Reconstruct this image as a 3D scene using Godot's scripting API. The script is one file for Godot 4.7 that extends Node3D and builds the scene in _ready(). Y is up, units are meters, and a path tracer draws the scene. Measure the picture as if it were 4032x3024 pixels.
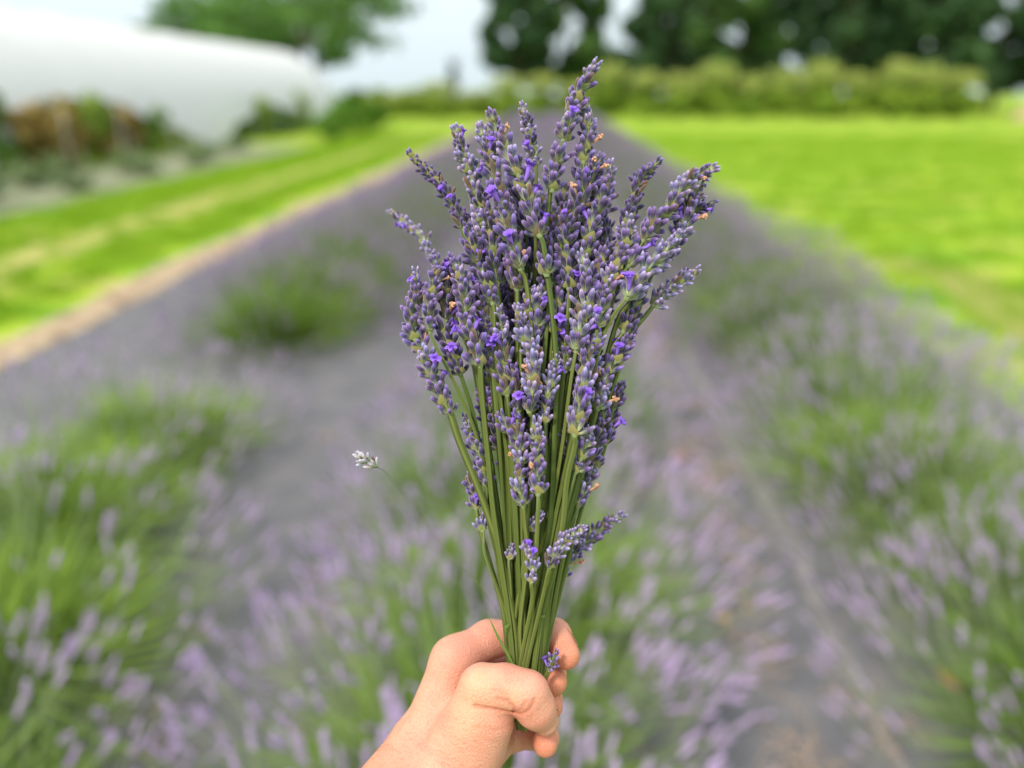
extends Node3D
# A hand holds a bunch of cut lavender over a lavender field. Units are metres, y up; the rows of the field run along -Z.

const PITCH := -0.3604          # the camera looks down about 20.7 degrees
const YAW := 0.0532
const EYE := 1.5
const HOLD := 0.42              # how far the bunch is held from the eye
var hold := Transform3D()       # frame of the held bunch: x right, y along the stems, z towards the holder
var rng := RandomNumberGenerator.new()
var used := {}
var M := {}

# ---------------------------------------------------------------- mesh building
class Shape:
	var v := PackedVector3Array()
	var n := PackedVector3Array()
	var c := PackedColorArray()
	var i := PackedInt32Array()
	func vert(p: Vector3, nn: Vector3, col: Color) -> int:
		v.push_back(p); n.push_back(nn); c.push_back(col)
		return v.size() - 1
	func tri(a: int, b: int, d: int) -> void:
		var g := (v[d] - v[a]).cross(v[b] - v[a])
		if g.dot(n[a] + n[b] + n[d]) < 0.0:
			i.push_back(a); i.push_back(d); i.push_back(b)
		else:
			i.push_back(a); i.push_back(b); i.push_back(d)
	func quad(a: int, b: int, d: int, e: int) -> void:
		tri(a, b, d); tri(a, d, e)
	# a flat leaf-like face with its own normal
	func flat4(p0: Vector3, p1: Vector3, p2: Vector3, p3: Vector3, col: Color) -> void:
		var nn := (p2 - p0).cross(p3 - p1).normalized()
		var a := vert(p0, nn, col)
		vert(p1, nn, col); vert(p2, nn, col); vert(p3, nn, col)
		quad(a, a + 1, a + 2, a + 3)
	# swept tube; rib > 0 raises every other edge, with groove shade painted in
	func tube(pts: PackedVector3Array, radii: PackedFloat32Array, sides: int, cols: PackedColorArray, rib := 0.0, twist := 0.0, capped := true) -> void:
		var count := pts.size()
		var t := (pts[1] - pts[0]).normalized()
		var u := t.cross(Vector3.UP if absf(t.y) < 0.9 else Vector3.RIGHT).normalized()
		var first := v.size()
		for k in count:
			var t2 := (pts[mini(k + 1, count - 1)] - pts[maxi(k - 1, 0)]).normalized()
			u = (u - t2 * u.dot(t2)).normalized()
			var w := t2.cross(u)
			var slope := 0.0
			if k > 0 and k < count - 1:
				slope = (radii[k - 1] - radii[k + 1]) / maxf((pts[k + 1] - pts[k - 1]).length(), 1e-6)
			elif k == count - 1:
				slope = (radii[k - 1] - radii[k]) / maxf((pts[k] - pts[k - 1]).length(), 1e-6)
			for s in sides:
				var a := twist + TAU * s / sides
				var out := u * cos(a) + w * sin(a)
				var r := radii[k] * (1.0 + (rib if s % 2 == 0 else -rib))
				vert(pts[k] + out * r, (out + t2 * clampf(slope, -2.0, 2.0)).normalized(), cols[k] if s % 2 == 0 or rib == 0.0 else cols[k].darkened(0.4))
		for k in count - 1:
			for s in sides:
				var a := first + k * sides + s
				var b := first + k * sides + (s + 1) % sides
				quad(a, b, b + sides, a + sides)
		if capped:
			for e in 2:
				var k := 0 if e == 0 else count - 1
				var dir := (pts[0] - pts[1]).normalized() if e == 0 else (pts[count - 1] - pts[count - 2]).normalized()
				var mid := vert(pts[k], dir, cols[k])
				var ring := v.size()
				for s in sides:
					vert(v[first + k * sides + s], dir, cols[k])
				for s in sides:
					tri(mid, ring + s, ring + (s + 1) % sides)
	func add(other: Shape, x: Transform3D, tint := Color.WHITE) -> void:
		var at := v.size()
		for k in other.v.size():
			v.push_back(x * other.v[k])
			n.push_back((x.basis * other.n[k]).normalized())
			c.push_back(other.c[k] * tint)
		for k in other.i:
			i.push_back(at + k)
	func mesh(mat: Material) -> ArrayMesh:
		var m := ArrayMesh.new()
		var a := []
		a.resize(Mesh.ARRAY_MAX)
		a[Mesh.ARRAY_VERTEX] = v; a[Mesh.ARRAY_NORMAL] = n; a[Mesh.ARRAY_COLOR] = c; a[Mesh.ARRAY_INDEX] = i
		m.add_surface_from_arrays(Mesh.PRIMITIVE_TRIANGLES, a)
		m.surface_set_material(0, mat)
		return m

func numbered(called: String) -> String:
	var k: int = used.get(called, 0)
	used[called] = k + 1
	return called if k == 0 else "%s_%03d" % [called, k]

func part(called: String, m: Mesh, parent: Node, x := Transform3D()) -> MeshInstance3D:
	var o := MeshInstance3D.new()
	o.name = numbered(called) if parent == self else called
	o.mesh = m
	o.transform = x
	parent.add_child(o, true)
	return o

func thing(called: String, label: String, category: String, x := Transform3D(), group := "") -> Node3D:
	var o := Node3D.new()
	o.name = numbered(called)
	o.transform = x
	add_child(o, true)
	return tag(o, label, category, group)

func tag(o: Node3D, label: String, category: String, group := "") -> Node3D:
	o.set_meta("label", label)
	o.set_meta("category", category)
	if group:
		o.set_meta("group", group)
	return o

func kind(o: Node3D, k: String, label := "") -> Node3D:
	o.set_meta("kind", k)
	if label:
		o.set_meta("label", label)
	return o

func mat(rough := 0.8, spec := 0.4) -> StandardMaterial3D:
	var m := StandardMaterial3D.new()
	m.vertex_color_use_as_albedo = true
	m.roughness = rough
	m.metallic_specular = spec
	return m

func noise_tex(size: int, freq: float, type: int, seed_: int, oct := 4, ramp: Gradient = null) -> NoiseTexture2D:
	var f := FastNoiseLite.new()
	f.noise_type = type
	f.frequency = freq
	f.seed = seed_
	f.fractal_octaves = oct
	var t := NoiseTexture2D.new()
	t.width = size; t.height = size
	t.seamless = true
	t.noise = f
	if ramp:
		t.color_ramp = ramp
	return t

func ramp(cols: Array, offs: Array) -> Gradient:
	var g := Gradient.new()
	g.offsets = PackedFloat32Array(offs)
	g.colors = PackedColorArray(cols)
	return g

func lin(r: float, g: float, b: float) -> Color:
	return Color(r, g, b).linear_to_srgb()

func smooth_path(p: PackedVector3Array, step: int) -> PackedVector3Array:
	var out := PackedVector3Array()
	for k in p.size() - 1:
		var a := p[maxi(k - 1, 0)]
		var d := p[mini(k + 2, p.size() - 1)]
		for s in step:
			out.push_back(p[k].cubic_interpolate(p[k + 1], a, d, float(s) / step))
	out.push_back(p[p.size() - 1])
	return out

func ordinal(k: int) -> String:
	return ["first", "second", "third", "fourth", "fifth", "sixth", "seventh", "eighth", "ninth", "tenth", "eleventh", "twelfth", "thirteenth", "fourteenth", "fifteenth", "sixteenth", "seventeenth", "eighteenth", "nineteenth", "twentieth", "twenty-first", "twenty-second", "twenty-third", "twenty-fourth", "twenty-fifth", "twenty-sixth"][k]

# ================================================================ the scene
func _ready() -> void:
	rng.seed = 7
	var cam := Camera3D.new()
	cam.name = "camera"
	cam.fov = 52.78
	cam.near = 0.02
	cam.far = 600.0
	cam.transform = Transform3D(Basis.from_euler(Vector3(PITCH, YAW, 0)), Vector3(0, EYE, 0))
	add_child(cam)
	var lens := CameraAttributesPhysical.new()
	lens.frustum_focal_length = 24.19
	lens.frustum_focus_distance = HOLD - 0.010
	lens.exposure_aperture = 2.2
	cam.attributes = lens
	cam.fov = 52.78
	hold = cam.transform * Transform3D(Basis(), Vector3(0, 0, -HOLD))

	var sky := ProceduralSkyMaterial.new()
	sky.sky_top_color = Color(0.95, 0.98, 1.0)
	sky.sky_horizon_color = Color(0.73, 0.785, 0.805)
	sky.sky_curve = 0.2
	sky.sky_energy_multiplier = 0.85
	sky.ground_bottom_color = Color(0.3, 0.34, 0.24)
	sky.ground_horizon_color = Color(0.6, 0.64, 0.6)
	var env := Environment.new()
	env.background_mode = Environment.BG_SKY
	env.sky = Sky.new()
	env.sky.sky_material = sky
	env.tonemap_mode = Environment.TONE_MAPPER_LINEAR
	env.tonemap_exposure = 2.2
	env.sdfgi_enabled = true
	env.ssao_enabled = true
	env.ssil_enabled = true
	var we := WorldEnvironment.new()
	we.name = "world_environment"
	we.environment = env
	add_child(we)
	var sun := DirectionalLight3D.new()
	sun.name = "sun"
	sun.light_energy = 0.5
	sun.light_angular_distance = 10.0
	sun.light_color = Color(1.0, 0.96, 0.9)
	sun.shadow_enabled = true
	sun.rotation_degrees = Vector3(-50, -35, 0)
	add_child(sun)

	make_materials()
	build_ground()
	build_tunnel()
	build_hedge_and_trees()
	build_rows()
	build_person()
	build_bunch()

func make_materials() -> void:
	M.bud = mat(0.8, 0.35)
	M.bud.rim_enabled = true
	M.bud.rim = 1.0
	M.bud.rim_tint = 0.1
	M.stem = mat(0.6, 0.4)
	M.petal = mat(0.7, 0.3)
	M.petal.backlight_enabled = true
	M.petal.backlight = Color(0.5, 0.5, 0.5)
	M.leaf = mat(0.75, 0.3)
	M.leaf.backlight_enabled = true
	M.leaf.backlight = Color(0.6, 0.6, 0.6)
	M.wood = mat(0.9, 0.2)
	M.plain = mat(0.8, 0.3)
	M.skin = mat(0.5, 0.42)
	M.skin.subsurf_scatter_enabled = true
	M.skin.subsurf_scatter_strength = 0.12
	M.skin.heightmap_enabled = true
	M.skin.heightmap_texture = noise_tex(512, 0.045, FastNoiseLite.TYPE_CELLULAR, 5, 3)
	M.skin.heightmap_scale = 0.05
	M.skin.albedo_texture = noise_tex(512, 0.03, FastNoiseLite.TYPE_SIMPLEX, 6, 5, ramp([Color(1.0, 0.88, 0.84), Color(1.0, 0.96, 0.94), Color(1, 1, 1)], [0.2, 0.5, 0.75]))
	M.skin.uv1_triplanar = true
	M.skin.uv1_scale = Vector3(62, 34, 50)
	M.nail = mat(0.3, 0.5)
	M.rubber = mat(0.45, 0.5)
	M.film = mat(0.55, 0.4)
	M.film.backlight_enabled = true
	M.film.backlight = Color(0.9, 0.9, 0.9)

func ground_mat(cols: Array, offs: Array, scale: float, freq: float, seed_: int, bump := 2.0) -> StandardMaterial3D:
	var m := StandardMaterial3D.new()
	m.roughness = 0.95
	m.metallic_specular = 0.2
	m.albedo_texture = noise_tex(1024, freq, FastNoiseLite.TYPE_SIMPLEX_SMOOTH, seed_, 6, ramp(cols, offs))
	m.uv1_triplanar = true
	m.uv1_world_triplanar = true
	m.uv1_scale = Vector3.ONE / scale
	m.heightmap_enabled = true
	m.heightmap_texture = noise_tex(512, 0.05, FastNoiseLite.TYPE_SIMPLEX, seed_ + 1, 4)
	m.heightmap_scale = bump
	return m

# a sheet with a wavy outline lying at height y, between x0 and x1, from z0 (near) to z1 (far)
func strip(called: String, x0: float, x1: float, z0: float, z1: float, y: float, m: Material, wobble := 0.12, label := "") -> void:
	var s := Shape.new()
	var f := FastNoiseLite.new()
	f.seed = int(absf(x0 * 31.0)) + 3
	f.frequency = 0.35
	var steps := int(absf(z1 - z0) / 0.5) + 2
	for k in steps:
		var z := lerpf(z0, z1, float(k) / (steps - 1))
		var a := x0 + wobble * f.get_noise_2d(z, 0.0)
		var b := x1 + wobble * f.get_noise_2d(z, 50.0)
		for e in 5:
			var x := lerpf(a, b, e / 4.0)
			s.vert(Vector3(x, y, z), Vector3.UP, Color.WHITE)
	for k in steps - 1:
		for e in 4:
			var a := k * 5 + e
			s.quad(a, a + 1, a + 6, a + 5)
	var o := part(called, s.mesh(m), self)
	kind(o, "structure", label)

func build_ground() -> void:
	var lawn := ground_mat([lin(0.11, 0.23, 0.014), lin(0.22, 0.36, 0.022), lin(0.31, 0.41, 0.035), lin(0.40, 0.38, 0.11)], [0.2, 0.45, 0.62, 0.86], 14.0, 0.009, 11)
	lawn.uv1_scale = Vector3(1.0 / 20.0, 1.0 / 9.0, 1.0 / 9.0)
	var s := Shape.new()
	for k in 25:
		for j in 25:
			s.vert(Vector3(-300 + k * 25, 0, -420 + j * 25), Vector3.UP, Color.WHITE)
	for k in 24:
		for j in 24:
			var a := k * 25 + j
			s.quad(a, a + 1, a + 26, a + 25)
	kind(part("ground", s.mesh(lawn), self), "structure", "bright green mown lawn around the lavender rows")
	var fabric := ground_mat([lin(0.115, 0.115, 0.125), lin(0.14, 0.138, 0.146), lin(0.175, 0.165, 0.17)], [0.2, 0.5, 0.85], 1.6, 0.006, 21, 0.3)
	fabric.roughness = 0.7
	strip("weed_barrier", -3.25, 2.35, 1.5, -50, 0.004, fabric, 0.1, "grey woven ground cloth under the lavender rows")
	var pale := ground_mat([lin(0.14, 0.138, 0.14), lin(0.19, 0.182, 0.18), lin(0.25, 0.23, 0.22)], [0.25, 0.5, 0.8], 1.2, 0.012, 25, 0.4)
	strip("cloth_seam", 0.81, 0.86, 1.5, -50, 0.012, pale, 0.07, "paler folded edge of the ground cloth")
	var soil := ground_mat([lin(0.22, 0.15, 0.10), lin(0.40, 0.30, 0.20), lin(0.50, 0.40, 0.26)], [0.2, 0.5, 0.8], 2.0, 0.01, 31)
	strip("path", -3.55, -3.2, 1.5, -50, 0.008, soil, 0.2, "narrow bare tan soil strip along the left lavender row")
	var tan := ground_mat([lin(0.20, 0.33, 0.03), lin(0.40, 0.36, 0.12), lin(0.50, 0.41, 0.18)], [0.2, 0.5, 0.8], 2.5, 0.01, 35)
	strip("path", -5.35, -4.75, 1.5, -34, 0.004, tan, 0.35, "worn tan wheel track in the grass on the left")
	var bed := ground_mat([lin(0.13, 0.19, 0.07), lin(0.22, 0.23, 0.16), lin(0.34, 0.31, 0.22)], [0.25, 0.5, 0.8], 3.0, 0.01, 41)
	strip("bed", -10.0, -7.0, 1.5, -24, 0.004, bed, 0.3, "grey planting bed beside the white tunnel")
	var heap := Shape.new()
	var hn := FastNoiseLite.new()
	hn.seed = 4
	hn.frequency = 0.35
	for k in 33:
		for j in 13:
			var a := TAU * k / 32.0
			var u := j / 12.0
			var q := Vector3(cos(a) * 2.6 * u, 0, sin(a) * 2.2 * u)
			q.y = maxf(0.0, 1.9 * pow(cos(u * PI / 2.0), 1.4) + 0.35 * hn.get_noise_2d(q.x + 9.0, q.z) * (1.0 - u))
			heap.vert(q, Vector3(q.x, 2.0, q.z).normalized(), Color(0.50, 0.36, 0.24).lerp(Color(0.40, 0.30, 0.18), 0.5 + hn.get_noise_2d(q.x * 3.0, q.z * 3.0)))
	for k in 32:
		for j in 12:
			heap.quad(k * 13 + j, k * 13 + j + 1, k * 13 + j + 14, k * 13 + j + 13)
	tag(part("soil_heap", heap.mesh(M.wood), self, Transform3D(Basis(), Vector3(29.3, 0, -49.5))), "low heap of bare tan earth at the right end of the hedge", "heap")
	var worn := ground_mat([lin(0.20, 0.32, 0.03), lin(0.42, 0.33, 0.15)], [0.3, 0.7], 1.0, 0.02, 47)
	strip("worn_grass", 2.95, 3.6, -4.4, -7.6, 0.004, worn, 0.5, "thin brownish grass at the lawn's edge")
	# grass blades as one mass
	var g := Shape.new()
	var r := RandomNumberGenerator.new()
	r.seed = 3
	for k in 26:
		var p := Vector3(r.randf_range(-0.12, 0.12), 0, r.randf_range(-0.12, 0.12))
		var d := Vector3(r.randf_range(-0.04, 0.04), r.randf_range(0.03, 0.075), r.randf_range(-0.04, 0.04))
		var w := Vector3(0.004, 0, 0).rotated(Vector3.UP, r.randf() * TAU)
		var col := Color(0.16, 0.33, 0.012).lerp(Color(0.27, 0.42, 0.02), r.randf())
		g.flat4(p - w, p + w, p + d + w * 0.3, p + d - w * 0.3, col)
	var gm := g.mesh(M.leaf)
	var mm := MultiMesh.new()
	mm.transform_format = MultiMesh.TRANSFORM_3D
	mm.mesh = gm
	var where := []
	while where.size() < 16000:
		var z := -1.5 - 30.0 * pow(r.randf(), 1.5)
		var x := r.randf_range(2.3, 16.0) if r.randf() < 0.62 else r.randf_range(-7.1, -3.8)
		if x < -4.7 and x > -5.4 and r.randf() < 0.7:
			continue
		where.append(Transform3D(Basis(Vector3.UP, r.randf() * TAU).scaled(Vector3.ONE * r.randf_range(0.7, 1.3)), Vector3(x, 0, z)))
	mm.instance_count = where.size()
	for k in where.size():
		mm.set_instance_transform(k, where[k])
	var o := MultiMeshInstance3D.new()
	o.name = "grass"
	o.multimesh = mm
	add_child(o, true)
	kind(o, "stuff", "short bright green grass blades of the lawn")
	# straw and fallen bits along the cloth's seam
	var sw := Shape.new()
	for k in 9:
		var p := Vector3(r.randf_range(-0.06, 0.06), r.randf_range(0.003, 0.012), r.randf_range(-0.06, 0.06))
		var d := Vector3(r.randfn(), 0.06 * r.randfn(), r.randfn()).normalized() * r.randf_range(0.02, 0.05)
		var col := Color(0.42, 0.31, 0.20).lerp(Color(0.52, 0.42, 0.36), r.randf())
		sw.tube(PackedVector3Array([p - d, p + Vector3(0, 0.004, 0), p + d]), PackedFloat32Array([0.0015, 0.002, 0.001]), 4, PackedColorArray([col, col, col]), 0.0, 0.0, false)
	var sm := MultiMesh.new()
	sm.transform_format = MultiMesh.TRANSFORM_3D
	sm.mesh = sw.mesh(M.wood)
	sm.instance_count = 220
	for k in 220:
		var z := -1.0 - 9.0 * pow(r.randf(), 1.3)
		var x := 0.64 + r.randfn() * 0.05 if r.randf() < 0.6 else r.randf_range(-1.1, 0.9)
		sm.set_instance_transform(k, Transform3D(Basis(Vector3.UP, r.randf() * TAU), Vector3(x, 0.006, z)))
	var so := MultiMeshInstance3D.new()
	so.name = "straw"
	so.multimesh = sm
	add_child(so, true)
	kind(so, "stuff", "tan straw and fallen bits on the ground cloth")
	# dry leaves on the ground cloth
	var spots := [[0.56, -3.05, 0.085, "orange dry leaf on the grey cloth right of the bunch"], [0.53, -1.95, 0.06, "pale tan dry leaf on the grey cloth, lower right"], [1.08, -1.72, 0.075, "brown orange dry leaf by the right lavender row"], [0.42, -4.3, 0.07, "small tan dry leaf farther up the grey cloth"]]
	for sp in spots:
		var l := Shape.new()
		var size: float = sp[2]
		var col := Color(0.62, 0.33, 0.1) if size > 0.07 else Color(0.55, 0.38, 0.2)
		for a in 7:
			for b in 5:
				var u := a / 6.0
				var w := (b / 4.0 - 0.5) * sin(PI * clampf(u, 0.04, 0.97)) * 0.62
				l.vert(Vector3((u - 0.5) * size, 0.012 + size * (0.5 * w * w + 0.25 * u * u), w * size), Vector3(0, 1, 0), col * r.randf_range(0.8, 1.1))
		for a in 6:
			for b in 4:
				l.quad(a * 5 + b, a * 5 + b + 1, a * 5 + b + 6, a * 5 + b + 5)
		var lf := part("dry_leaf", l.mesh(M.leaf), self, Transform3D(Basis(Vector3.UP, r.randf() * TAU), Vector3(sp[0], 0.012, sp[1])))
		tag(lf, sp[3], "leaf", "dry leaves on the ground cloth")

# ---------------------------------------------------------------- background
func lifted(d: float) -> float:      # height of the tunnel's lower edge at distance d
	var at := [[4.0, 0.0], [12.0, 0.25], [14.8, 0.62], [16.4, 1.4], [18.5, 1.35], [20.5, 0.85], [23.4, 0.02], [24.2, 0.02], [26.0, 0.6], [29.0, 1.1], [32.5, 0.8], [36.5, 0.15], [38.5, 0.0]]
	for k in at.size() - 1:
		if d <= at[k + 1][0]:
			var u: float = clampf((d - at[k][0]) / (at[k + 1][0] - at[k][0]), 0.0, 1.0)
			return lerpf(at[k][1], at[k + 1][1], u * u * (3.0 - 2.0 * u))
	return 0.0

func arch(a: float) -> Vector2:
	return Vector2(-13.5 + 3.35 * cos(a), 3.4 * maxf(sin(a), 0.0))

func build_tunnel() -> void:
	var t := thing("poly_tunnel", "long white plastic garden tunnel with its near side lifted in scallops", "tunnel", Transform3D(Basis(), Vector3(-12.9, 0, -22)))
	var back := t.transform.affine_inverse()
	var s := Shape.new()
	var rows := 140
	var around := 26
	var white := Color(0.87, 0.87, 0.87)
	for layer in 2:
		for k in rows + 1:
			var d := lerpf(4.0, 38.5, float(k) / rows)
			var low := lifted(d)
			var a0 := 0.0
			while arch(a0).y < low and a0 < 1.2:
				a0 += 0.01
			for e in around + 1:
				var a := lerpf(a0, PI, float(e) / around)
				var p := arch(a)
				var sag := 0.13 * absf(sin((d - 4.2) * PI / 2.13)) * sin(a)
				var nn := Vector3(cos(a), sin(a), 0).normalized()
				var q := Vector3(p.x, p.y, -d) - nn * (sag + 0.004 * layer)
				s.vert(back * q, nn if layer == 0 else -nn, white)
	for layer in 2:
		for k in rows:
			for e in around:
				var a := layer * (rows + 1) * (around + 1) + k * (around + 1) + e
				s.quad(a, a + 1, a + around + 2, a + around + 1)
	part("cover", s.mesh(M.film), t)
	var grey := Color(0.62, 0.62, 0.62)
	for k in 17:
		var d := 4.2 + k * 2.13
		var h := Shape.new()
		var pts := PackedVector3Array()
		for e in 25:
			var p := arch(PI * e / 24.0)
			var nn := Vector3(cos(PI * e / 24.0), sin(PI * e / 24.0), 0)
			pts.push_back(back * (Vector3(p.x, p.y, -d) - nn * 0.09))
		var rad := PackedFloat32Array(); rad.resize(25); rad.fill(0.02)
		var cols := PackedColorArray(); cols.resize(25); cols.fill(grey)
		h.tube(pts, rad, 6, cols)
		part("hoop", h.mesh(M.plain), t)
	# end wall: a film hung inside the last hoop
	var w := Shape.new()
	for e in 25:
		var p := arch(PI * e / 24.0)
		w.vert(back * Vector3(p.x, p.y * 0.98, -38.35), Vector3(0, 0, 1), white)
		w.vert(back * Vector3(p.x, 0.0, -38.35), Vector3(0, 0, 1), white)
	for e in 24:
		w.quad(e * 2, e * 2 + 1, e * 2 + 3, e * 2 + 2)
	part("end_wall", w.mesh(M.film), t)
	# crops under the lifted side
	var r := RandomNumberGenerator.new()
	r.seed = 19
	var crops := [[14.2, 0, "leafy green crop plant nearest in the tunnel's first opening"], [15.4, 1, "rust orange leafed crop plant under the tunnel's first arch"], [16.6, 1, "tall rust and yellow crop plant in the middle of the first tunnel arch"], [17.8, 2, "yellow green crop plant inside the first tunnel arch"], [19.2, 1, "orange brown crop plant at the far end of the first tunnel arch"], [20.6, 0, "dark green crop plant where the tunnel cover comes down"], [26.5, 0, "dark green crop plant at the start of the second tunnel arch"], [28.4, 2, "bright green crop plant in the middle of the second tunnel arch"], [30.5, 0, "green crop plant behind the second tunnel arch"], [32.8, 2, "pale green crop plant at the tunnel's far end"]]
	for cr in crops:
		var which: int = cr[1]
		var ca: Color = [Color(0.09, 0.18, 0.03), Color(0.30, 0.19, 0.05), Color(0.20, 0.30, 0.04)][which]
		var cb: Color = [Color(0.18, 0.30, 0.05), Color(0.38, 0.31, 0.09), Color(0.30, 0.42, 0.07)][which]
		var p := thing("crop_plant", cr[2], "plant", Transform3D(Basis(), Vector3(-10.55 + r.randf_range(-0.15, 0.15), 0, -cr[0])), "crop plants under the tunnel")
		var f := Shape.new()
		cloud(f, r, Vector3(0, 0.75, 0), Vector3(0.65, 0.85, 0.95), 1100, 0.13, ca, cb)
		part("foliage", f.mesh(M.leaf), p)
		var st := Shape.new()
		st.tube(PackedVector3Array([Vector3(0, 0, 0), Vector3(0.03, 0.6, 0), Vector3(0, 1.2, 0.02)]), PackedFloat32Array([0.025, 0.02, 0.01]), 6, PackedColorArray([ca, ca, ca]))
		part("stem", st.mesh(M.wood), p)
	var stakes := [[13.6, "pale wooden stake nearest the camera by the tunnel"], [15.9, "pale wooden stake before the rust coloured crop"], [18.0, "pale wooden stake at the far side of the first tunnel arch"]]
	for sk in stakes:
		var b := Shape.new()
		b.tube(PackedVector3Array([Vector3.ZERO, Vector3(0.02, 0.6, 0), Vector3(0.03, 1.15, 0), Vector3(0.03, 1.2, 0)]), PackedFloat32Array([0.03, 0.03, 0.028, 0.012]), 4, PackedColorArray([Color(0.5, 0.47, 0.4), Color(0.55, 0.52, 0.45), Color(0.58, 0.55, 0.48), Color(0.5, 0.47, 0.4)]))
		tag(part("stake", b.mesh(M.wood), self, Transform3D(Basis(), Vector3(-9.9, 0, -sk[0]))), sk[1], "stake", "stakes beside the tunnel")
	# low grey-green plants of the bed in front of the tunnel
	var low_spots := [[-8.3, 10.6, 0.55, "dark low bush at the left edge before the tunnel"], [-8.9, 13.0, 0.4, "grey green low plant in the bed by the tunnel"], [-8.0, 15.0, 0.35, "silvery low plant in the bed, nearer the grass"], [-9.2, 17.0, 0.4, "dull green low plant close to the tunnel's lifted side"], [-8.3, 18.8, 0.38, "greyish low plant at the far end of the bed"], [-7.7, 12.4, 0.3, "small pale low plant beside the grass strip"], [-9.5, 14.6, 0.42, "green low plant right under the tunnel's first opening"], [-9.4, 20.6, 0.4, "low plant in the bed below the cover's lowest point"], [-7.8, 17.0, 0.33, "pale low plant by the grass in the middle of the bed"], [-8.8, 21.8, 0.36, "last grey green low plant at the bed's far end"], [-7.6, 9.4, 0.36, "low plant at the left edge close to the grass"]]
	for ls in low_spots:
		var p := thing("low_plant", ls[3], "plant", Transform3D(Basis(), Vector3(ls[0], 0, -ls[1])), "low plants in the bed")
		var f := Shape.new()
		var h: float = ls[2]
		var dark := h > 0.5
		cloud(f, r, Vector3(0, h * 0.5, 0), Vector3(h * 1.3, h * 0.6, h * 1.3), 380, 0.07, Color(0.06, 0.11, 0.05) if dark else Color(0.11, 0.18, 0.06), Color(0.10, 0.17, 0.07) if dark else Color(0.25, 0.31, 0.15))
		part("foliage", f.mesh(M.leaf), p)
		var st := Shape.new()
		st.tube(PackedVector3Array([Vector3.ZERO, Vector3(0.01, h * 0.5, 0)]), PackedFloat32Array([0.02, 0.01]), 5, PackedColorArray([Color(0.15, 0.12, 0.08), Color(0.15, 0.12, 0.08)]))
		part("stem", st.mesh(M.wood), p)

# leaf faces spread through an ellipsoid, gathered in clumps
func cloud(s: Shape, r: RandomNumberGenerator, at: Vector3, size: Vector3, count: int, leaf: float, ca: Color, cb: Color, clumps := 9) -> void:
	var mids := []
	for k in clumps:
		var d := Vector3(r.randfn(), r.randfn(), r.randfn()).normalized() * pow(r.randf(), 0.4)
		mids.append([at + d * size * 0.7, r.randf()])
	for k in count:
		var m: Array = mids[r.randi() % clumps]
		var d := Vector3(r.randfn(), r.randfn(), r.randfn()).normalized() * pow(r.randf(), 0.45)
		var p: Vector3 = m[0] + d * size * 0.42
		var nn := (d + Vector3(0, 0.5, 0) + Vector3(r.randfn(), r.randfn(), r.randfn()) * 0.45).normalized()
		var u := nn.cross(Vector3(r.randfn(), r.randfn(), r.randfn())).normalized()
		var w := nn.cross(u)
		var l := leaf * r.randf_range(0.6, 1.3)
		var share: float = clampf(m[1] * 0.6 + r.randf() * 0.5 - 0.05, 0.0, 1.0)
		s.flat4(p - u * l, p - w * l * 0.45, p + u * l, p + w * l * 0.45, ca.lerp(cb, share))

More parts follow.
